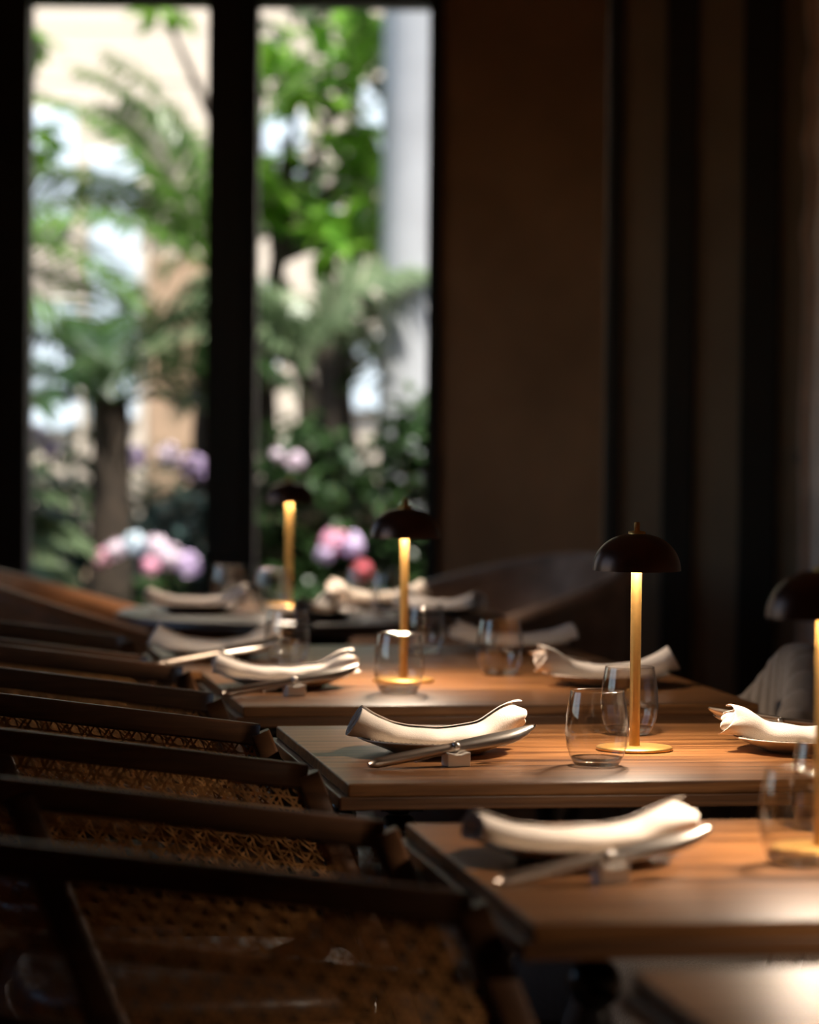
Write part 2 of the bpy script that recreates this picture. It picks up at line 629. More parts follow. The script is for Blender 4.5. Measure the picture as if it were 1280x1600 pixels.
# ------------------------------------------------------------------ tumblers
GP_OUT = [(0.031, 0.0008), (0.0345, 0.004), (0.0395, 0.014), (0.0440, 0.028), (0.0463, 0.043), (0.0462, 0.056), (0.0446, 0.074), (0.0420, 0.092), (0.0392, 0.1075)]
GP_IN = [(r - 0.0013, z) for r, z in GP_OUT[2:]]


def make_glass_meshes():
    g = empty('tumbler')
    pr = [(0.0, 0.0008)] + GP_OUT + [(0.0390, 0.1083), (0.0384, 0.1083)] + list(reversed(GP_IN)) + [(0.030, 0.0085), (0.0, 0.0065)]
    w = MB().lathe(GP_OUT[1:], 56).build('wall', 'tumbler_glass', g)
    MB().lathe(list(reversed(GP_IN[1:])), 56).build('inner_wall', 'tumbler_glass', g)
    MB().lathe([(0.0392, 0.1075), (0.0394, 0.1082), (0.0388, 0.1086), (0.0382, 0.1080), (0.0379, 0.1075)], 56).build('rim', 'rim_glass', g)
    MB().lathe([(0.0, 0.0010), (0.026, 0.0006), (0.031, 0.0008), (0.0344, 0.0042), (0.0378, 0.0125), (0.033, 0.0105), (0.022, 0.0072), (0.0, 0.0062)], 56).build('base', 'thick_glass', g)
    return g


GLASS0 = make_glass_meshes()
glass_used = [False]


def glass(pos, label, rz=0.0):
    g = GLASS0 if not glass_used[0] else copy_tree(GLASS0)
    glass_used[0] = True
    g.location = pos
    g.rotation_euler = (0, 0, rz)
    tag(g, label, 'glass', 'stemless water tumblers')
    return g


glass(on('C', 0.393, 0.198), 'tumbler in front of the sharp brass lamp, near the table front edge')
glass(on('C', 0.544, 0.625), 'tumbler behind the stem of the sharp brass lamp')
glass(on('D', 0.312, 0.244), 'tumbler in front of the second brass lamp stem')
glass(on('D', 0.575, 0.630), 'tumbler beside a plate at the back of the table past the focused one')
glass(on('B', 0.385, 0.377), 'large blurred tumbler in front of the cut off lamp')
glass(on('B', 0.508, 0.670), 'blurred tumbler seen through the large foreground tumbler')
glass(on('E', 0.240, 0.178), 'tumbler behind the rolled napkin on the second table, far left')
glass(on('E', 0.560, 0.42), 'tumbler between the second lamp stem and the round table')
glass(RT + Vector((-0.10, 0.02, TZ + 0.0003)), 'tumbler left of the farthest lamp on the round table')
glass(RT + Vector((-0.22, 0.17, TZ + 0.0003)), 'tumbler behind the napkin on the round table')
glass(RT + Vector((0.20, -0.12, TZ + 0.0003)), 'tumbler on the round table behind the second lamp stem')
glass(RT + Vector((0.13, 0.10, TZ + 0.0003)), 'tumbler between the two far napkins on the round table')


# ------------------------------------------------------------------ place settings
def make_plate():
    def mod(r, z, a, k):
        if 6 <= k <= 9:
            return r + 0.0009 * math.cos(a * 90) * (1 if k in (7, 8) else 0.4)
        return r

    prof = [(0.0, 0.0012), (0.060, 0.0012), (0.064, 0.0), (0.068, 0.0012), (0.090, 0.010), (0.117, 0.0205), (0.1205, 0.0222), (0.119, 0.0234), (0.112, 0.0215), (0.092, 0.0135), (0.075, 0.0075), (0.0, 0.0065)]
    return MB().lathe(prof, 180, mod=None).build('plate', 'plate_glaze')


def make_plate_ribs(pl):
    rows = []
    seg = 360
    for r0, z0 in ((0.115, 0.0229), (0.105, 0.0190), (0.092, 0.0139), (0.080, 0.0096)):
        row = []
        for j in range(seg):
            a = 2 * PI * j / seg
            dz = 0.0009 if j % 4 < 2 else 0.0
            row.append((r0 * math.cos(a), r0 * math.sin(a), z0 + dz + 0.0004))
        rows.append(row)
    return MB().grid(rows, closed_u=True, smooth=False).build('ribbed_rim', 'plate_glaze', pl)


PLATE0 = make_plate()
make_plate_ribs(PLATE0)
plate_used = [False]


def plate_z(r):
    """height of the plate's upper face at radius r"""
    if r < 0.075:
        return 0.0065 + 0.001 * r / 0.075
    if r < 0.12:
        return 0.0075 + (r - 0.075) / 0.045 * 0.0165
    return 0.024


def make_napkin(seed, L=0.262, sag=0.016, endr=0.0235, bigr=0.027, bend=0.0):
    rnd = random.Random(seed)
    nP, nS = 60, 90
    ph = [rnd.uniform(0, 6.28) for _ in range(8)]
    rows = []
    for i in range(nP):
        s = i / (nP - 1)
        q = 2 * s - 1                    # -1 .. 1
        x = q * L / 2
        mid = math.exp(-(q / 0.62) ** 2)
        ry = endr + (0.034 - endr) * mid       # half width
        rz = endr + (0.0175 - endr) * mid      # half height
        if q > 0.45:
            k = min(1.0, (q - 0.45) / 0.4)
            k = k * k * (3 - 2 * k)
            ry += (bigr * 0.95 - ry) * k
            rz += (bigr - rz) * k
        zc = plate_z(abs(x)) * 0.45 + rz * 0.93 + sag * (abs(q) ** 3.0) * (1.0 if q < 0 else 0.6) + 0.0015
        yc = bend * math.sin(PI * s) + 0.004 * math.sin(4.5 * s + ph[1])
        slope = max(-0.7, min(0.7, 3 * sag * q * abs(q) / (L / 2)))
        row = []
        for j in range(nS):
            t = j / (nS - 1)
            ang = -2.2 + t * 2 * PI * 2.6 + 0.2 * math.sin(3 * s + ph[3])
            rad = 0.30 + 0.70 * t ** 0.75
            fold = 0.030 * math.sin(2 * ang + 6 * s + ph[4]) + 0.020 * math.sin(8 * s * PI + ang * 1.0 + ph[5])
            fold += 0.030 * math.sin(26 * s + 2.5 * math.sin(ang + ph[2]) + ph[7]) * (0.3 + mid)
            if q > 0.7:
                fold += 0.13 * ((q - 0.7) / 0.3) ** 1.3 * math.sin(4 * ang + ph[6] + 3 * q)
            rr = rad * (1 + fold)
            oy = ry * rr * math.cos(ang)
            oz = rz * rr * math.sin(ang)
            ex = 0.006 * math.sin(ang + ph[5]) * (abs(q) ** 8) + (0.010 * math.sin(2.3 * ang) * max(0, q) ** 8)
            px_, py_ = x + ex - oz * slope * 0.9, yc + oy
            row.append((px_, py_, max(zc + oz, plate_z(math.hypot(px_, py_)) + 0.0022)))
        rows.append(row)
    o = MB().grid(rows).build('napkin', 'linen')
    md = o.modifiers.new('cloth_thickness', 'SOLIDIFY')
    md.thickness = 0.0013
    md.offset = 0
    md = o.modifiers.new('smooth', 'SUBSURF')
    md.levels = 1
    md.render_levels = 1
    return o


NAP = [make_napkin(3), make_napkin(8, 0.255, 0.012, 0.0215, 0.026, 0.006), make_napkin(21, 0.258, 0.006, 0.022, 0.025, -0.006)]
nap_used = [False] * 3


def make_knife():
    k = empty('table_knife')
    # handle along x from -0.125 to 0, blade from 0 to 0.135
    path = [(-0.142 + 0.142 * i / 12, 0, 0.0) for i in range(13)]
    secs = []
    for i in range(13):
        s = i / 12
        w = 0.0078 - 0.0008 * s + 0.0014 * math.sin(s * PI)
        if i == 0:
            w *= 0.55
        secs.append(circ(w, 12, w * 0.72))
    MB().sweep(path, secs).build('handle', 'steel_satin', k)
    rows = []
    nB = 24
    for i in range(nB):
        s = i / (nB - 1)
        x = 0.138 * s
        top = 0.0085 + 0.0015 * math.sin(s * PI) - 0.001 * s + (0.004 * max(0, s - 0.6) ** 1 * 2)
        bot = -0.0085 - 0.004 * math.sin(s * PI * 0.9) + 0.0165 * max(0.0, (s - 0.55) / 0.45) ** 2.2
        bot += 0.0006 * (i % 2) if s > 0.25 else 0
        th = 0.0011 * (1 - 0.55 * s)
        bot = min(bot, top - 0.0006)
        rows.append([(x, top, th), (x, bot, 0.0002), (x, bot, -0.0002), (x, top, -th)])
    b_ = MB().grid(rows, closed_u=True)
    b_.f.append((0, 1, 2, 3)); b_.sm.append(False)
    q = (nB - 1) * 4
    b_.f.append((q + 3, q + 2, q + 1, q)); b_.sm.append(False)
    b_.build('blade', 'steel', k)
    bo = MB().lathe([(0.0058, 0), (0.0072, 0.002), (0.0072, 0.007), (0.0055, 0.010)], 16, cap0=True, cap1=True).build('bolster', 'steel', k)
    bo.rotation_euler = (0, R(90), 0)
    bo.location = (-0.005, 0, 0)
    return k


def make_fork():
    k = empty('fork')
    path = []
    secs = []
    for i in range(13):
        s = i / 12
        path.append((-0.12 + 0.13 * s, 0, 0.004 * math.sin(s * PI)))
        w = 0.0052 - 0.0026 * s
        secs.append(circ(w, 10, 0.0022))
    MB().sweep(path, secs).build('handle', 'steel_satin', k)
    rows = []
    for i in range(8):
        s = i / 7
        w = 0.003 + 0.0085 * math.sin(s * PI / 2)
        z = -0.004 * math.sin(s * PI * 0.8)
        rows.append([(0.009 + 0.026 * s, -w, z + 0.0008), (0.009 + 0.026 * s, w, z + 0.0008), (0.009 + 0.026 * s, w, z - 0.0008), (0.009 + 0.026 * s, -w, z - 0.0008)])
    hd = MB().grid(rows, closed_u=True)
    hd.build('head', 'steel', k)
    for j in range(4):
        y = -0.0098 + 0.00653 * j
        p = [(0.035 + 0.040 * i / 6, y, -0.0024 + 0.009 * (i / 6) ** 2) for i in range(7)]
        MB().sweep(p, [circ(0.0015 * (1 - 0.5 * i / 6), 6, 0.0010) for i in range(7)]).build('tine', 'steel', k)
    return k


def make_rest():
    pr = MB()
    # small block with a shallow valley on top
    xs = [-0.018, -0.012, -0.005, 0.005, 0.012, 0.018]
    zs = [0.0205, 0.0195, 0.017, 0.017, 0.0195, 0.0205]
    rows = []
    for y in (-0.0125, 0.0125):
        rows.append([(x, y, 0) for x in xs] + [(x, y, z) for x, z in zip(reversed(xs), reversed(zs))])
    pr.grid(rows, closed_u=True, smooth=False)
    nn = len(rows[0])
    pr.f.append(tuple(reversed(range(nn)))); pr.sm.append(False)
    pr.f.append(tuple(range(nn, 2 * nn))); pr.sm.append(False)
    return pr.build('cutlery_rest', 'porcelain', None, bevel=0.0018)


PROTO = {'knife': make_knife(), 'fork': make_fork(), 'rest': make_rest()}
used = {'knife': False, 'fork': False, 'rest': False}


def take(kind):
    o = PROTO[kind] if not used[kind] else copy_tree(PROTO[kind])
    used[kind] = True
    return o


def setting(pos, rz, where, nap=0, nap_rz=0.0, cutlery=True, flip_nap=False, dknife=(0, 0)):
    """pos: plate centre on the table; rz: direction the diner faces (+x local)."""
    p = PLATE0 if not plate_used[0] else copy_tree(PLATE0)
    plate_used[0] = True
    p.location = Vector(pos) + Vector((0, 0, 0.0003))
    p.rotation_euler = (0, 0, rz)
    tag(p, 'ribbed beige plate under the napkin ' + where, 'plate', 'ribbed beige plates')
    if not nap_used[nap]:
        q = NAP[nap]
    else:
        q = NAP[nap].copy()
        COL.objects.link(q)
    nap_used[nap] = True
    q.location = Vector(pos) + Vector((0, 0, 0.0005))
    q.rotation_euler = (0, 0, rz + nap_rz + (PI if flip_nap else 0))
    tag(q, 'rolled white linen napkin ' + where, 'napkin', 'rolled linen napkins')
    if not cutlery:
        return
    M = Matrix.Translation(Vector(pos)) @ Matrix.Rotation(rz, 4, 'Z')
    rest = take('rest')
    rest.matrix_world = M @ Matrix.Translation((-0.005 + dknife[0], -0.186 + dknife[1], 0.0003)) @ Matrix.Rotation(R(14), 4, 'Z')
    tag(rest, 'small white cutlery rest ' + where, 'cutlery rest', 'white cutlery rests')
    k = take('knife')
    # blade on edge, lying over the rest, handle end low
    k.matrix_world = (M @ Matrix.Translation((-0.005 + dknife[0], -0.181 + dknife[1], 0.0272)) @ Matrix.Rotation(R(18), 4, 'Z')
                      @ Matrix.Rotation(R(-8.0), 4, 'Y') @ Matrix.Rotation(R(52), 4, 'X'))
    tag(k, 'steel steak knife on the rest ' + where, 'knife', 'steel steak knives')
    f = take('fork')
    f.matrix_world = (M @ Matrix.Translation((0.007 + dknife[0], -0.178 + dknife[1], 0.0232)) @ Matrix.Rotation(R(23), 4, 'Z')
                      @ Matrix.Translation((0.045, 0.012, 0.002)) @ Matrix.Rotation(R(-8.0), 4, 'Y'))
    tag(f, 'steel fork beside the knife ' + where, 'fork', 'steel forks')


def st(t, u, v, where, right=False, **kw):
    setting(T(t, u, v, TZ), TH + (PI if right else 0), where, **kw)


st('C', 0.192, 0.391, 'left of the sharp lamp on its table', nap=0, nap_rz=R(8))
st('C', 0.765, 0.375, 'right of the sharp lamp on its table', right=True, nap=1)
st('B', 0.145, 0.455, 'on the blurred foreground table', nap=2, nap_rz=R(8))
st('D', 0.120, 0.385, 'left of the tumbler on the second table', nap=1)
st('D', 0.735, 0.400, 'behind the sharp lamp on the second table', right=True, nap=0)
st('E', 0.110, 0.335, 'on the hindmost rectangular table, cane chair side', nap=0, nap_rz=R(5))
st('E', 0.775, 0.50, 'on the hindmost rectangular table, wall side', right=True, nap=2, cutlery=False)
setting(RT + Vector((-0.29, -0.02, TZ)), R(0), 'on the round table by the brown armchair', nap=1, cutlery=False)
setting(RT + Vector((0.02, -0.25, TZ)), R(75), 'at the near side of the round table', nap=2, cutlery=False)
setting(RT + Vector((0.17, 0.26, TZ)), R(195), 'on the round table before the patterned armchair', nap=0, cutlery=False)
setting(RT + Vector((0.33, -0.05, TZ)), R(140), 'on the round table right behind the second lamp stem', nap=1, cutlery=False)


# ------------------------------------------------------------------ cane armchairs
def chair_plan(k_arm=14, k_back=26):
    """points of the horseshoe from the near tip round the back to the far tip, x from 0 backwards"""
    hw, xs, xb = 0.28, -0.42, -0.66
    pts = []
    for i in range(k_arm):
        pts.append((xs * i / k_arm, -hw))
    for i in range(k_back + 1):
        a = -PI / 2 - PI * i / k_back
        ca, sa = math.cos(a), math.sin(a)
        e = 0.8
        x = xs + (xb - xs) * (abs(ca) ** e)
        y = hw * (abs(sa) ** e) * (1 if sa > 0 else -1)
        pts.append((x, y))
    for i in range(1, k_arm + 1):
        pts.append((xs * (1 - i / k_arm), hw))
    return pts


SHEAR = 0.42


def ztop(x):
    return 0.775 + 0.125 * (-x)


def make_cane_chair():
    r = empty('cane_armchair')
    plan = chair_plan()
    RH, CH, LH = 0.034, 0.150, 0.024

    def P(x, y, dz):
        return (x + SHEAR * dz, y, ztop(x) - dz)

    MB().sweep([P(x, y, RH / 2) for x, y in plan], rrect(0.0115, RH / 2, 0.004), smooth=True).build('top_rail', 'walnut', r)
    MB().sweep([P(x, y, RH + CH + LH / 2) for x, y in plan], rrect(0.010, LH / 2, 0.003)).build('lower_rail', 'walnut', r)
    # arc length table
    import bisect
    acc = [0.0]
    for a, b_ in zip(plan, plan[1:]):
        acc.append(acc[-1] + math.hypot(b_[0] - a[0], b_[1] - a[1]))
    Ltot = acc[-1]

    def at(s, t, off=0.0):
        s = min(max(s, 0.0), Ltot)
        i = min(max(bisect.bisect_right(acc, s) - 1, 0), len(plan) - 2)
        f = (s - acc[i]) / max(acc[i + 1] - acc[i], 1e-9)
        a, b_ = plan[i], plan[i + 1]
        x = a[0] + (b_[0] - a[0]) * f
        y = a[1] + (b_[1] - a[1]) * f
        dx, dy = b_[0] - a[0], b_[1] - a[1]
        L = math.hypot(dx, dy)
        nx, ny = dy / L, -dx / L
        p = P(x, y, RH - 0.004 + t)
        return Vector((p[0] + nx * off, p[1] + ny * off, p[2]))

    cm = MB()
    Hc = CH + 0.008
    w = 0.0012

    def strand(s0, t0, s1, t1, off, seg):
        ds, dt = s1 - s0, t1 - t0
        L = math.hypot(ds, dt)
        ns, nt = -dt / L * w, ds / L * w
        rows = []
        for i in range(seg + 1):
            f = i / seg
            s, t = s0 + ds * f, t0 + dt * f
            rows.append([at(s + ns, t + nt, off), at(s - ns, t - nt, off)])
        cm.grid(rows, smooth=False)

    c = 0.0225          # lattice pitch
    d2 = c * math.sqrt(2)
    g = 0.0031
    # horizontals and verticals through the crossings
    k = 0
    t = 0.004
    while t < Hc:
        strand(0, t, Ltot, t, 0.0005, 70)
        t += d2 / 2
    s = 0.004
    while s < Ltot:
        strand(s, 0, s, Hc, -0.0005, 3)
        s += d2 / 2
    # diagonal pairs
    k = -int(Hc / d2) - 2
    while k * d2 < Ltot + Hc:
        for sg in (-g, g):
            for sign in (1, -1):
                b0 = k * d2 + sg * math.sqrt(2)
                # s = b0 + sign*t  for t in 0..Hc
                sA, sB = (b0, b0 + Hc) if sign == 1 else (b0 + Hc, b0)
                tA, tB = 0.0, Hc
                if max(sA, sB) <= 0 or min(sA, sB) >= Ltot:
                    continue
                def clip(s_, t_, s2, t2):
                    if s_ < 0:
                        f = (0 - s_) / (s2 - s_)
                        return 0.0, t_ + (t2 - t_) * f
                    if s_ > Ltot:
                        f = (Ltot - s_) / (s2 - s_)
                        return Ltot, t_ + (t2 - t_) * f
                    return s_, t_
                a = clip(sA, tA, sB, tB)
                b_ = clip(sB, tB, sA, tA)
                strand(a[0], a[1], b_[0], b_[1], 0.0014 * sign, 7)
        k += 1
    o = cm.build('cane_panel', 'cane', r)
    o['kind'] = 'stuff'
    # front posts, slanting forward from the arm tips, then down as legs
    for sy in (-1, 1):
        p = []
        for i in range(9):
            dz = 0.014 + 0.346 * i / 8
            p.append((SHEAR * dz + 0.002, sy * 0.28, ztop(0) - dz))
        p.append((SHEAR * 0.36 + 0.012, sy * 0.28, 0.34))
        p.append((SHEAR * 0.36 + 0.004, sy * 0.276, 0.0))
        secs = [rrect(0.0125, 0.0165, 0.0045)] * 9 + [rrect(0.014, 0.016, 0.004), rrect(0.010, 0.011, 0.003)]
        MB().sweep(p, secs, up=(1, 0, 0.2)).build('front_leg', 'walnut', r)
        xq = -0.43
        p = []
        for i in range(7):
            dz = 0.02 + 0.40 * i / 6
            p.append((xq + SHEAR * dz, sy * (0.272 + 0.0 * i), ztop(xq) - dz))
        zz = p[-1][2]
        p.append((p[-1][0] + 0.005, sy * 0.272, zz - 0.08))
        p.append((p[-1][0] - 0.07, sy * 0.272, 0.0))
        secs = [rrect(0.013, 0.016, 0.004)] * 8 + [rrect(0.010, 0.011, 0.003)]
        MB().sweep(p, secs, up=(1, 0, 0.2)).build('rear_leg', 'walnut', r)
    # seat frame and cushion
    seat_pts = []
    for i in range(40):
        a = 2 * PI * i / 40
        ca, sa = math.cos(a), math.sin(a)
        x = -0.12 + 0.27 * math.copysign(abs(ca) ** 0.55, ca)
        y = 0.262 * math.copysign(abs(sa) ** 0.55, sa)
        seat_pts.append((x, y))
    sf = MB()
    rows = []
    for z, k_ in ((0.37, 0.97), (0.372, 1.0), (0.408, 1.0), (0.41, 0.97)):
        rows.append([(-0.12 + (x + 0.12) * k_, y * k_, z) for x, y in seat_pts])
    sf.grid(rows, closed_u=True)
    sf.f.append(tuple(reversed(range(40)))); sf.sm.append(False)
    sf.f.append(tuple(range(120, 160))); sf.sm.append(False)
    sf.build('seat_frame', 'walnut', r)
    rows = []
    for z, k_ in ((0.4105, 0.93), (0.418, 0.955), (0.435, 0.955), (0.450, 0.92), (0.458, 0.80), (0.462, 0.5), (0.463, 0.02)):
        rows.append([(-0.12 + (x + 0.12) * k_, y * k_, z) for x, y in seat_pts])
    MB().grid(rows, closed_u=True).build('seat_cushion', 'dark_leather', r)
    return r


CHAIR0 = make_cane_chair()
cane_labels = {'B': ('cane barrel armchair filling the dark lower corner, nearest of the cane chairs', 0.335),
               'C': ('cane barrel armchair drawn up to the sharply focused table', 0.305),
               'D': ('cane barrel armchair drawn up to the second table, just past the focused one', 0.27),
               'E': ('farthest cane barrel armchair, in front of the brown leather armchair', 0.345)}
for i, (t, (lab, v)) in enumerate(cane_labels.items()):
    o = CHAIR0 if i == 0 else copy_tree(CHAIR0)
    o.location = T(t, -0.062, v, 0)
    o.rotation_euler = (0, 0, TH)
    tag(o, lab, 'chair', 'cane barrel armchairs')


# ------------------------------------------------------------------ channel tufted grey chairs
def make_grey_chair():
    r = empty('tufted_armchair')
    NCH = 24
    A0 = R(128)

    def zt(a):
        q = abs(math.degrees(a))
        k = min(max((q - 8) / 38, 0), 1)
        k = k * k * (3 - 2 * k)
        return 0.822 - 0.125 * k - 0.04 * max(0, (q - 60) / 30)

    def fan(a, z):
        return a * (1 - 0.36 * min(max((z - 0.12) / 0.66, 0), 1))

    for c in range(NCH):
        a0 = -A0 + 2 * A0 * c / NCH
        a1 = -A0 + 2 * A0 * (c + 1) / NCH
        rows = []
        for j in range(9):
            f = j / 8
            a = a0 + (a1 - a0) * f
            lob = 0.013 * math.sin(PI * f) ** 0.55 if 0 < f < 1 else 0.0
            z1 = zt(a * 0.66) + lob * 0.6
            ro, ri = 0.350 + lob, 0.285 - lob * 0.6
            sec = [(ro - 0.04, 0.12), (ro - 0.012, 0.13), (ro - 0.006, 0.2), (ro - 0.002, 0.33), (ro, 0.45), (ro + 0.004, 0.55), (ro + 0.008, z1 - 0.04)]
            for q in range(7):
                b_ = PI * q / 6
                rm = (ro + ri) / 2 + 0.008
                hw = (ro - ri) / 2
                sec.append((rm + hw * math.cos(b_), z1 - 0.034 + 0.034 * math.sin(b_)))
            sec += [(ri + 0.004, z1 - 0.08), (ri, 0.50), (ri, 0.40), (ri, 0.30)]
            rows.append([(rr * math.cos(fan(a, z)), rr * math.sin(fan(a, z)), z) for rr, z in sec])
        o = MB().grid(rows).build('channel', 'grey_fabric', r)
    MB().lathe([(0.0, 0.14), (0.26, 0.14), (0.30, 0.16), (0.304, 0.30), (0.29, 0.40), (0.275, 0.44), (0.24, 0.455), (0.0, 0.46)], 48).build('seat_cushion', 'grey_fabric', r)
    MB().lathe([(0.22, 0.0), (0.22, 0.02), (0.20, 0.06), (0.20, 0.14)], 36, cap0=True).build('plinth', 'black_lacquer', r)
    return r


g0 = make_grey_chair()
g0.location = T('D', 0.79, 0.365, 0)
g0.scale = (0.98, 0.81, 1.0)
g0.rotation_euler = (0, 0, TH)
tag(g0, 'grey channel tufted armchair beyond the sharp lamp, against the dark door', 'armchair', 'grey tufted armchairs')
g1 = copy_tree(g0)
g1.location = T('C', 0.70, 0.40, 0)
g1.scale = (0.88, 0.88, 1.0)
tag(g1, 'grey channel tufted armchair tucked under the focused table, seen below the front table', 'armchair', 'grey tufted armchairs')


# ------------------------------------------------------------------ leather armchairs at the round table
def make_tub(mat, label, loc, rz, hw=0.34, depth=0.70, zb=0.86, zf=0.70):
    r = empty('leather_armchair', loc, rz)
    tag(r, label, 'armchair', 'leather armchairs at the round table')
    plan = []
    k = 48
    for i in range(k + 1):
        a = -PI / 2 - PI * i / k
        ca, sa = math.cos(a), math.sin(a)
        plan.append((depth * 0.62 * (-(abs(ca) ** 0.9)), hw * math.copysign(abs(sa) ** 0.85, sa)))
    arm = depth * 0.38
    plan = [(arm * (1 - i / 8), -hw) for i in range(8)] + plan + [(arm * (i + 1) / 8, hw) for i in range(8)]
    npl = len(plan)

    def zt(x):
        s = (x + depth * 0.62) / depth
        s = min(max(s, 0), 1)
        return zb + (zf - zb) * (s ** 0.95)

    def ring(i):
        x, y = plan[i]
        x0, y0 = plan[max(i - 1, 0)]
        x1, y1 = plan[min(i + 1, npl - 1)]
        L = math.hypot(x1 - x0, y1 - y0)
        return x, y, (y1 - y0) / L, -(x1 - x0) / L

    outer, inner, rim = MB(), MB(), MB()
    ro, ri, rr = [], [], []
    for i in range(npl):
        x, y, nx, ny = ring(i)
        z1 = zt(x)
        # n points to the outside: (dy,-dx) for this walking direction
        o_ = 0.035
        ro.append([(x - nx * -0.0 + nx * q, y + ny * q, z) for q, z in ((0.0, 0.12), (o_ * 0.8, 0.14), (o_, 0.4), (o_, z1 - 0.03))])
        ri.append([(x - nx * q, y - ny * q, z) for q, z in ((o_, z1 - 0.03), (o_, 0.6), (o_ * 0.8, 0.44), (o_ * 0.8, 0.36))])
        row = []
        for q in range(9):
            b_ = PI * q / 8
            row.append((x + nx * (o_ + 0.004) * math.cos(b_), y + ny * (o_ + 0.004) * math.cos(b_), z1 - 0.032 + 0.032 * math.sin(b_)))
        rr.append(row)
    outer.grid(ro).build('shell', mat, r)
    inner.grid(ri).build('inner_back', mat, r)
    rm = rim.grid(rr)
    for e0, rev in ((0, False), ((npl - 1) * 9, True)):
        idx = [e0 + q for q in range(9)]
        rm.f.append(tuple(idx if rev else reversed(idx))); rm.sm.append(False)
    rm.build('top_roll', mat, r)
    # arm fronts
    for i in (0, npl - 1):
        x, y, nx, ny = ring(i)
        z1 = zt(x)
        o_ = 0.035
        MB().box((x - 0.01, y - o_, 0.12), (x + 0.012, y + o_, z1 - 0.028)).build('arm_front', mat, r, bevel=0.008)
    MB().lathe([(0.0, 0.13), (0.29, 0.13), (0.305, 0.16), (0.305, 0.40), (0.29, 0.44), (0.25, 0.455), (0.0, 0.46)], 40).build('seat_cushion', mat, r)
    for lx, ly in ((0.17, -0.24), (0.17, 0.24), (-0.25, -0.2), (-0.25, 0.2)):
        q = MB().lathe([(0.013, 0), (0.019, 0.13)], 14, cap0=True).build('leg', 'walnut', r)
        q.location = (lx, ly, 0)
    # upright seams on the inside of the back
    for i in (18, 26, 32, 38, 46):
        x, y, nx, ny = ring(i)
        z1 = zt(x)
        MB().sweep([(x - nx * 0.036, y - ny * 0.036, z1 - 0.03), (x - nx * 0.036, y - ny * 0.036, 0.6), (x - nx * 0.03, y - ny * 0.03, 0.46)], circ(0.004, 6), up=(nx, ny, 0)).build('seam', 'dark_leather', r)
    return r


make_tub('brown_leather', 'brown leather barrel armchair behind the cane chairs, under the first window', (-0.72, 7.98, 0), R(2), 0.35, 0.72, 0.875, 0.67)
make_tub('grey_leather', 'greyish worn leather armchair against the terracotta wall', (0.20, 8.78, 0), R(218), 0.33, 0.70, 0.865, 0.70)

# ------------------------------------------------------------------ the garden
struct(MB().box((-16, -8, -0.22), (12, 30, -0.12)).build('ground', 'soil'), 'dark garden soil outside')

fac = empty('garden_house', (0, 18, 0))
tag(fac, 'sunlit cream house behind the palms', 'building')
MB().box((-9, 0, -0.12), (7, 0.3, 7.0)).build('facade', 'cream_stucco', fac)
for k in range(14):
    MB().box((-9, -0.006, 2.55 + k * 0.30), (7, 0, 2.56 + k * 0.30 + 0.012)).build('board_line', 'cream_stucco', fac)
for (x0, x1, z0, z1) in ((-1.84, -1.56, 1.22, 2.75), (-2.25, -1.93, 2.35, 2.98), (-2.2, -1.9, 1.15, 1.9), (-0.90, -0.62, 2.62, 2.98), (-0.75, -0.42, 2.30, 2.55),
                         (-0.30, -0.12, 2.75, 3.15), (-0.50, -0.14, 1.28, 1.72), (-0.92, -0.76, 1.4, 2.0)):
    MB().box((x0, -0.06, z0), (x1, -0.002, z1)).build('sky_glint_panel', 'sky_glint_paint', fac, bevel=0.01)  # added pale panels, painted to imitate skylight glinting on the palm fronds
MB().box((-1.50, -0.04, 0.6), (-1.13, -0.002, 2.15)).build('doorway', 'tan_stucco', fac)
MB().box((-9, -0.05, -0.12), (7, -0.002, 0.55)).build('plinth', 'tan_stucco', fac)

cl = MB().lathe([(0.155, 0.0), (0.155, 0.08), (0.135, 0.12), (0.135, 3.7), (0.16, 3.75), (0.16, 3.9)], 40, cap0=True, cap1=True).build('garden_column', 'concrete')
cl.location = (-0.005, 14.0, -0.12)
tag(cl, 'pale grey concrete column in the garden, seen in the second window', 'column')


def frond_mesh(L, n, llen, rise, droop, rnd, wid=0.03):
    mb = MB()
    pts = []
    for i in range(n + 1):
        s = i / n
        a = rise - droop * s ** 1.4             # pitch along the rib
        if i == 0:
            pts.append(Vector((0, 0, 0)))
        else:
            pts.append(pts[-1] + Vector((math.cos(a), 0, math.sin(a))) * (L / n))
    mb.sweep(pts, [circ(0.013 * (1 - 0.8 * i / n), 5) for i in range(n + 1)], up=(0, 1, 0))
    for i in range(5, n + 1):
        s = i / n
        p = pts[i]
        tdir = (pts[i] - pts[i - 1]).normalized()
        up = Vector((-tdir.z, 0, tdir.x))
        ll = llen * (0.35 + 0.75 * math.sin(PI * (0.15 + 0.75 * s)))
        for sd in (-1, 1):
            d = tdir * (0.55 + 0.5 * s) + Vector((0, sd * 1.0, 0)) + up * 0.28
            d = (d + Vector((rnd.uniform(-.14, .14), rnd.uniform(-.14, .14), rnd.uniform(-.14, .14)))).normalized()
            side = d.cross(up).normalized() * wid * 0.5
            m1 = p + d * ll * 0.5
            tip = p + d * ll + Vector((0, 0, -0.35 * ll))
            mb.add([p - side * 0.4, p + side * 0.4, m1 + side, m1 - side, tip], [(0, 1, 2, 3), (3, 2, 4)], False)
    return mb


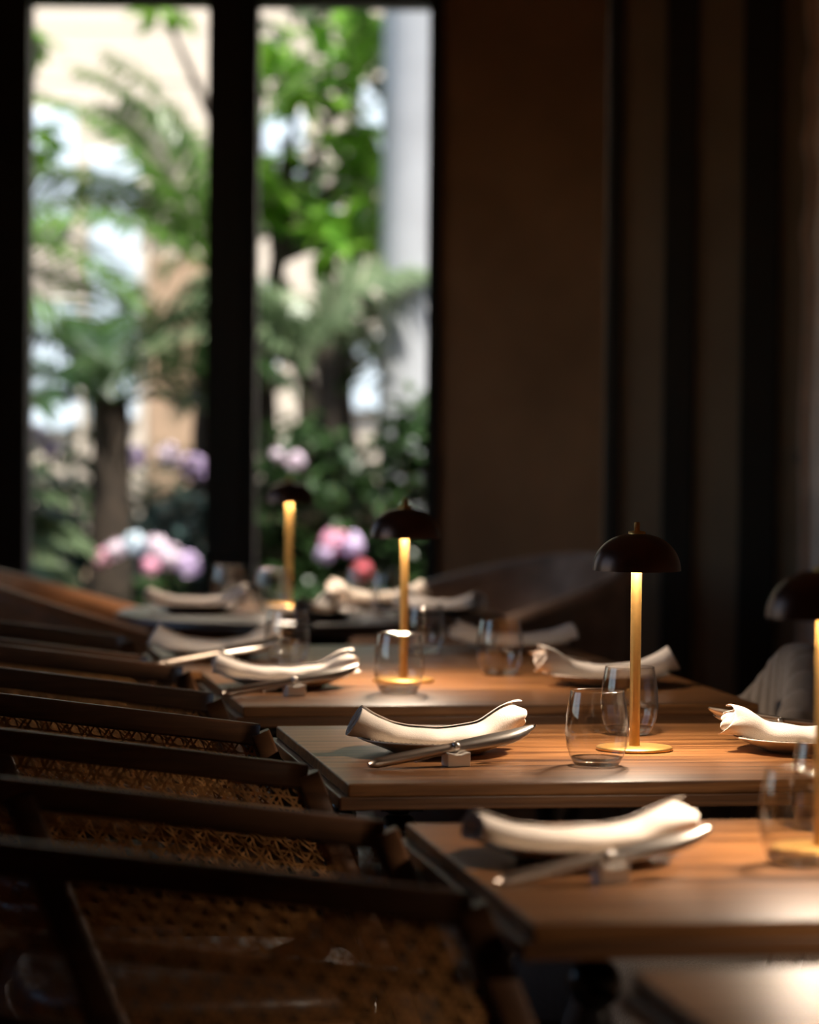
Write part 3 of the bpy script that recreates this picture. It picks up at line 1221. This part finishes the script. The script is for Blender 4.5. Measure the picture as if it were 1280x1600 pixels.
def make_palm(loc, label, mat, fronds, L, height, seed, trad=0.06, llen=0.36, wid=0.03, lean=(0, 0), droop=1.5):
    """fronds: list of (azimuth in degrees, rise in degrees)"""
    rnd = random.Random(seed)
    r = empty('palm', loc)
    tag(r, label, 'palm', 'garden palms')
    path = [(lean[0] * s * s, lean[1] * s, height * s) for s in [i / 14 for i in range(15)]]
    MB().sweep(path, [circ(trad * (1 - 0.3 * i / 14) + 0.005 * (i % 2), 12) for i in range(15)], up=(0, 1, 0)).build('trunk', 'bark', r)
    for az, rise in fronds:
        fm = frond_mesh(L * rnd.uniform(0.85, 1.12), 38, llen, R(rise), droop * rnd.uniform(0.75, 1.2), rnd, wid)
        o = fm.build('frond', mat, r)
        o.location = path[-1]
        o.rotation_euler = (rnd.uniform(-.35, .35), 0, R(az) + rnd.uniform(-.15, .15))
    return r


make_palm((-1.24, 13.0, -0.12), 'palm with a thick dark trunk in the middle of the first window', 'palm_leaf_dark',
          [(15, 72), (165, 55), (200, 30), (-20, 35), (100, 60), (250, 25), (180, 10), (5, 12)], 0.80, 1.42, 5, 0.105, 0.30, droop=1.3)
make_palm((-2.02, 13.8, -0.12), 'bright green palm at the outer edge of the first window', 'palm_leaf',
          [(0, 58), (-10, 34), (20, 16), (150, 50), (200, 60), (270, 45), (-35, 8)], 1.0, 1.95, 9, 0.06, 0.36)
make_palm((-0.93, 14.0, -0.12), 'tall feathery palm beside the window post', 'palm_leaf',
          [(178, 88), (165, 78), (190, 66), (20, 84), (205, 35), (172, 48), (120, 78)], 1.15, 2.0, 12, 0.07, 0.36, lean=(0.04, 0), droop=0.95)
make_palm((-0.46, 13.9, -0.12), 'pale drooping palm low in the second window', 'palm_leaf_pale',
          [(170, 60), (200, 40), (120, 60), (185, 80), (215, 65), (20, 82), (60, 55), (150, 30)], 0.72, 1.55, 17, 0.05, 0.34)
make_palm((-0.42, 15.4, -0.12), 'dark palm with level fronds crossing the middle of the second window', 'palm_leaf_dark',
          [(180, 45), (150, 35), (205, 25), (0, 40), (30, 30), (-10, 20), (170, 70)], 0.95, 2.15, 23, 0.06, 0.34, droop=1.2)
make_palm((-1.80, 12.5, -0.12), 'low young palm under the first window', 'palm_leaf_pale',
          [(0, 60), (30, 50), (-30, 40), (150, 60), (200, 50), (270, 40), (20, 80), (340, 75)], 0.55, 0.70, 31, 0.04, 0.24)


def leaf_cloud(mb, n, center, rad, size, rnd, flat=1.0, broad=0.5):
    for _ in range(n):
        while True:
            p = Vector((rnd.uniform(-1, 1), rnd.uniform(-1, 1), rnd.uniform(-1, 1)))
            if p.length < 1:
                break
        p = Vector((center[0] + p.x * rad[0], center[1] + p.y * rad[1], center[2] + p.z * rad[2]))
        d = Vector((rnd.uniform(-1, 1), rnd.uniform(-1, 1), rnd.uniform(-1, .5))).normalized()
        sd = d.cross(Vector((rnd.uniform(-.4, .4), rnd.uniform(-.4, .4), 1))).normalized()
        s = size * rnd.uniform(0.6, 1.3)
        nrm = sd.cross(d)
        a, b_, c, e = p, p + d * s * 0.5 + sd * s * broad * 0.5 + nrm * s * .06, p + d * s, p + d * s * 0.5 - sd * s * broad * 0.5 + nrm * s * .06
        mb.add([a, b_, c, e], [(0, 1, 2), (0, 2, 3)], False)
    return mb


def make_tree(loc, label, mat, clouds, n, size, seed, h, broad=0.55):
    rnd = random.Random(seed)
    r = empty('garden_tree', loc)
    tag(r, label, 'tree')
    tk = MB().sweep([(0.05 * math.sin(i), 0.03 * math.cos(2 * i), h * i / 8) for i in range(9)], [circ(0.07 - 0.005 * i, 10) for i in range(9)], up=(0, 1, 0))
    tk.build('trunk', 'bark', r)
    mb = MB()
    for (c, rad) in clouds:
        leaf_cloud(mb, n, c, rad, size, rnd, broad=broad)
        MB().sweep([(0, 0, h * 0.8), (c[0] * 0.5, c[1] * 0.5, (h * 0.8 + c[2]) / 2), c], [circ(0.03, 7), circ(0.022, 7), circ(0.01, 7)]).build('branch', 'bark', r)
    o = mb.build('foliage', mat, r)
    o['kind'] = 'stuff'
    return r


make_tree((-0.62, 14.4, -0.12), 'lime green broad leaved tree at the top of the second window', 'broad_leaf',
          [((0.10, 0, 2.95), (0.30, 0.3, 0.20)), ((0.38, 0.1, 2.60), (0.22, 0.3, 0.22)), ((-0.05, 0.1, 2.40), (0.16, 0.3, 0.12)), ((0.42, 0, 3.2), (0.24, 0.3, 0.2)), ((0.3, 0, 2.2), (0.2, 0.3, 0.1))], 75, 0.19, 41, 2.6)
make_tree((-0.30, 15.8, -0.12), 'dark leaved tree deep in the garden behind the lime green one', 'dark_leaf',
          [((0.0, 0, 3.2), (0.5, 0.4, 0.4)), ((-0.35, 0, 2.5), (0.4, 0.4, 0.25)), ((0.25, 0, 2.4), (0.35, 0.4, 0.3)), ((0.0, 0, 1.75), (0.5, 0.4, 0.3))], 170, 0.17, 43, 2.8)
make_tree((-2.35, 13.8, -0.12), 'lime leaved tree peeking in at the outer top of the first window', 'broad_leaf',
          [((0.66, 0, 3.0), (0.10, 0.2, 0.08)), ((0.68, 0, 2.55), (0.10, 0.2, 0.08))], 22, 0.17, 47, 2.9)


make_tree((-0.78, 14.9, -0.12), 'slim lime leaved tree hidden behind the window post, one spray at the top', 'broad_leaf',
          [((-0.42, 0, 3.30), (0.16, 0.2, 0.07))], 26, 0.17, 53, 3.0)


def make_shrub(loc, label, mat, rad, n, size, seed, blooms=(), petal='pink_petal', br=0.05):
    rnd = random.Random(seed)
    r = empty('flowering_shrub' if blooms else 'hedge_shrub', loc)
    tag(r, label, 'shrub', 'garden shrubs')
    mb = leaf_cloud(MB(), n, (0, 0, rad[2]), rad, size, rnd, broad=0.45)
    o = mb.build('foliage', mat, r)
    o['kind'] = 'stuff'
    MB().sweep([(0, 0, 0), (0.02, 0, rad[2])], [circ(0.02, 7), circ(0.012, 7)], up=(0, 1, 0)).build('stem', 'bark', r)
    for b_ in blooms:
        bm_ = MB()
        br_ = b_[3] if len(b_) > 3 else br
        for k in range(60):
            d = Vector((rnd.gauss(0, 1), rnd.gauss(0, 1), rnd.gauss(0, 1))).normalized()
            c = d * br_ * rnd.uniform(0.75, 1.0)
            t1 = d.cross(Vector((0.3, 0.5, 0.8))).normalized()
            t2 = d.cross(t1)
            q = br_ * 0.33
            bm_.add([c + t1 * q, c + t2 * q + d * q * .3, c - t1 * q, c - t2 * q + d * q * .3], [(0, 1, 2), (0, 2, 3)], False)
        o = bm_.build('bloom', b_[4] if len(b_) > 4 else petal, r)
        o.location = (b_[0], b_[1] - 0.12, b_[2] + 0.10)
    return r


# seen low in the first window
make_shrub((-1.62, 13.6, -0.12), 'shrub with pale lilac blooms at the outer side of the first window', 'blue_leaf', (0.30, 0.25, 0.56), 1100, 0.12, 61,
           [(-0.16, -0.2, 1.18, .06), (-0.05, -0.22, 1.20, .06, 'blush_petal'), (0.04, -0.2, 1.17, .05, 'blush_petal'), (0.10, -0.2, 1.12, .04)], 'lilac_petal')
make_shrub((-1.05, 13.7, -0.12), 'blue green shrub with lilac blooms beside the window post', 'blue_leaf', (0.32, 0.25, 0.53), 1200, 0.12, 62,
           [(-0.12, -0.22, 1.09, .05), (0.02, -0.22, 1.10, .05, 'blush_petal'), (0.12, -0.22, 1.05, .055), (0.21, -0.2, 1.04, .06), (-0.22, -.2, 1.1, .04, 'pink_petal')], 'lilac_petal')
make_shrub((-1.07, 13.05, -0.12), 'low hydrangea with blue and pink heads near the glass', 'dark_leaf', (0.28, 0.2, 0.36), 800, 0.10, 63,
           [(-0.13, -0.15, 0.72, .045, 'blush_petal'), (-0.05, -0.16, 0.74, .05, 'blue_petal'), (0.04, -0.15, 0.73, .05), (0.10, -0.17, 0.69, .05), (0.17, -0.15, 0.66, .05, 'lilac_petal'), (-0.18, -0.15, 0.68, .04, 'pink_petal'), (0.02, -0.18, 0.65, .04, 'pink_petal')], 'blush_petal')
make_shrub((-1.62, 13.0, -0.12), 'low dark shrub with red pink blooms behind the brown armchair', 'dark_leaf', (0.28, 0.2, 0.38), 800, 0.10, 64,
           [(0.05, -0.16, 0.70, .055, 'red_petal'), (0.09, -0.16, 0.78, .04, 'pink_petal'), (0.18, -0.14, 0.55, .035, 'pink_petal')], 'red_petal')
# low in the second window
make_shrub((-0.46, 13.5, -0.12), 'dense dark hedge plant low in the second window', 'dark_leaf', (0.36, 0.25, 0.70), 1900, 0.12, 65,
           [(-0.02, -0.22, 1.08, .04, 'blush_petal'), (-0.10, -0.2, 1.1, .03, 'blush_petal')], 'blush_petal')
make_shrub((0.04, 13.3, -0.12), 'dark leafy shrub in front of the grey column', 'dark_leaf', (0.27, 0.25, 0.74), 1900, 0.12, 66)
make_shrub((-0.33, 12.85, -0.12), 'low shrub with purple and pink blooms between the two far lamps', 'dark_leaf', (0.26, 0.18, 0.36), 700, 0.09, 67,
           [(0.02, -0.15, 0.765, .05, 'pink_petal'), (0.10, -0.15, 0.755, .05, 'lilac_petal'), (-0.005, -0.16, 0.72, .04, 'lilac_petal'), (0.14, -0.14, 0.65, .04, 'red_petal'), (0.06, -0.15, 0.78, .03, 'pink_petal')], 'pink_petal')

# dark hedge running in front of the house
for k, lab in enumerate(('hedge plant farthest out in the first window', 'hedge plant behind the lilac blooms', 'hedge plant behind the window post',
                         'hedge plant behind the drooping palm', 'hedge plant behind the grey column')):
    make_shrub((-2.35 + 0.62 * k, 15.9, -0.12), 'dark ' + lab, 'dark_leaf', (0.42, 0.3, 0.62 + 0.05 * (k % 2)), 900, 0.13, 80 + k)
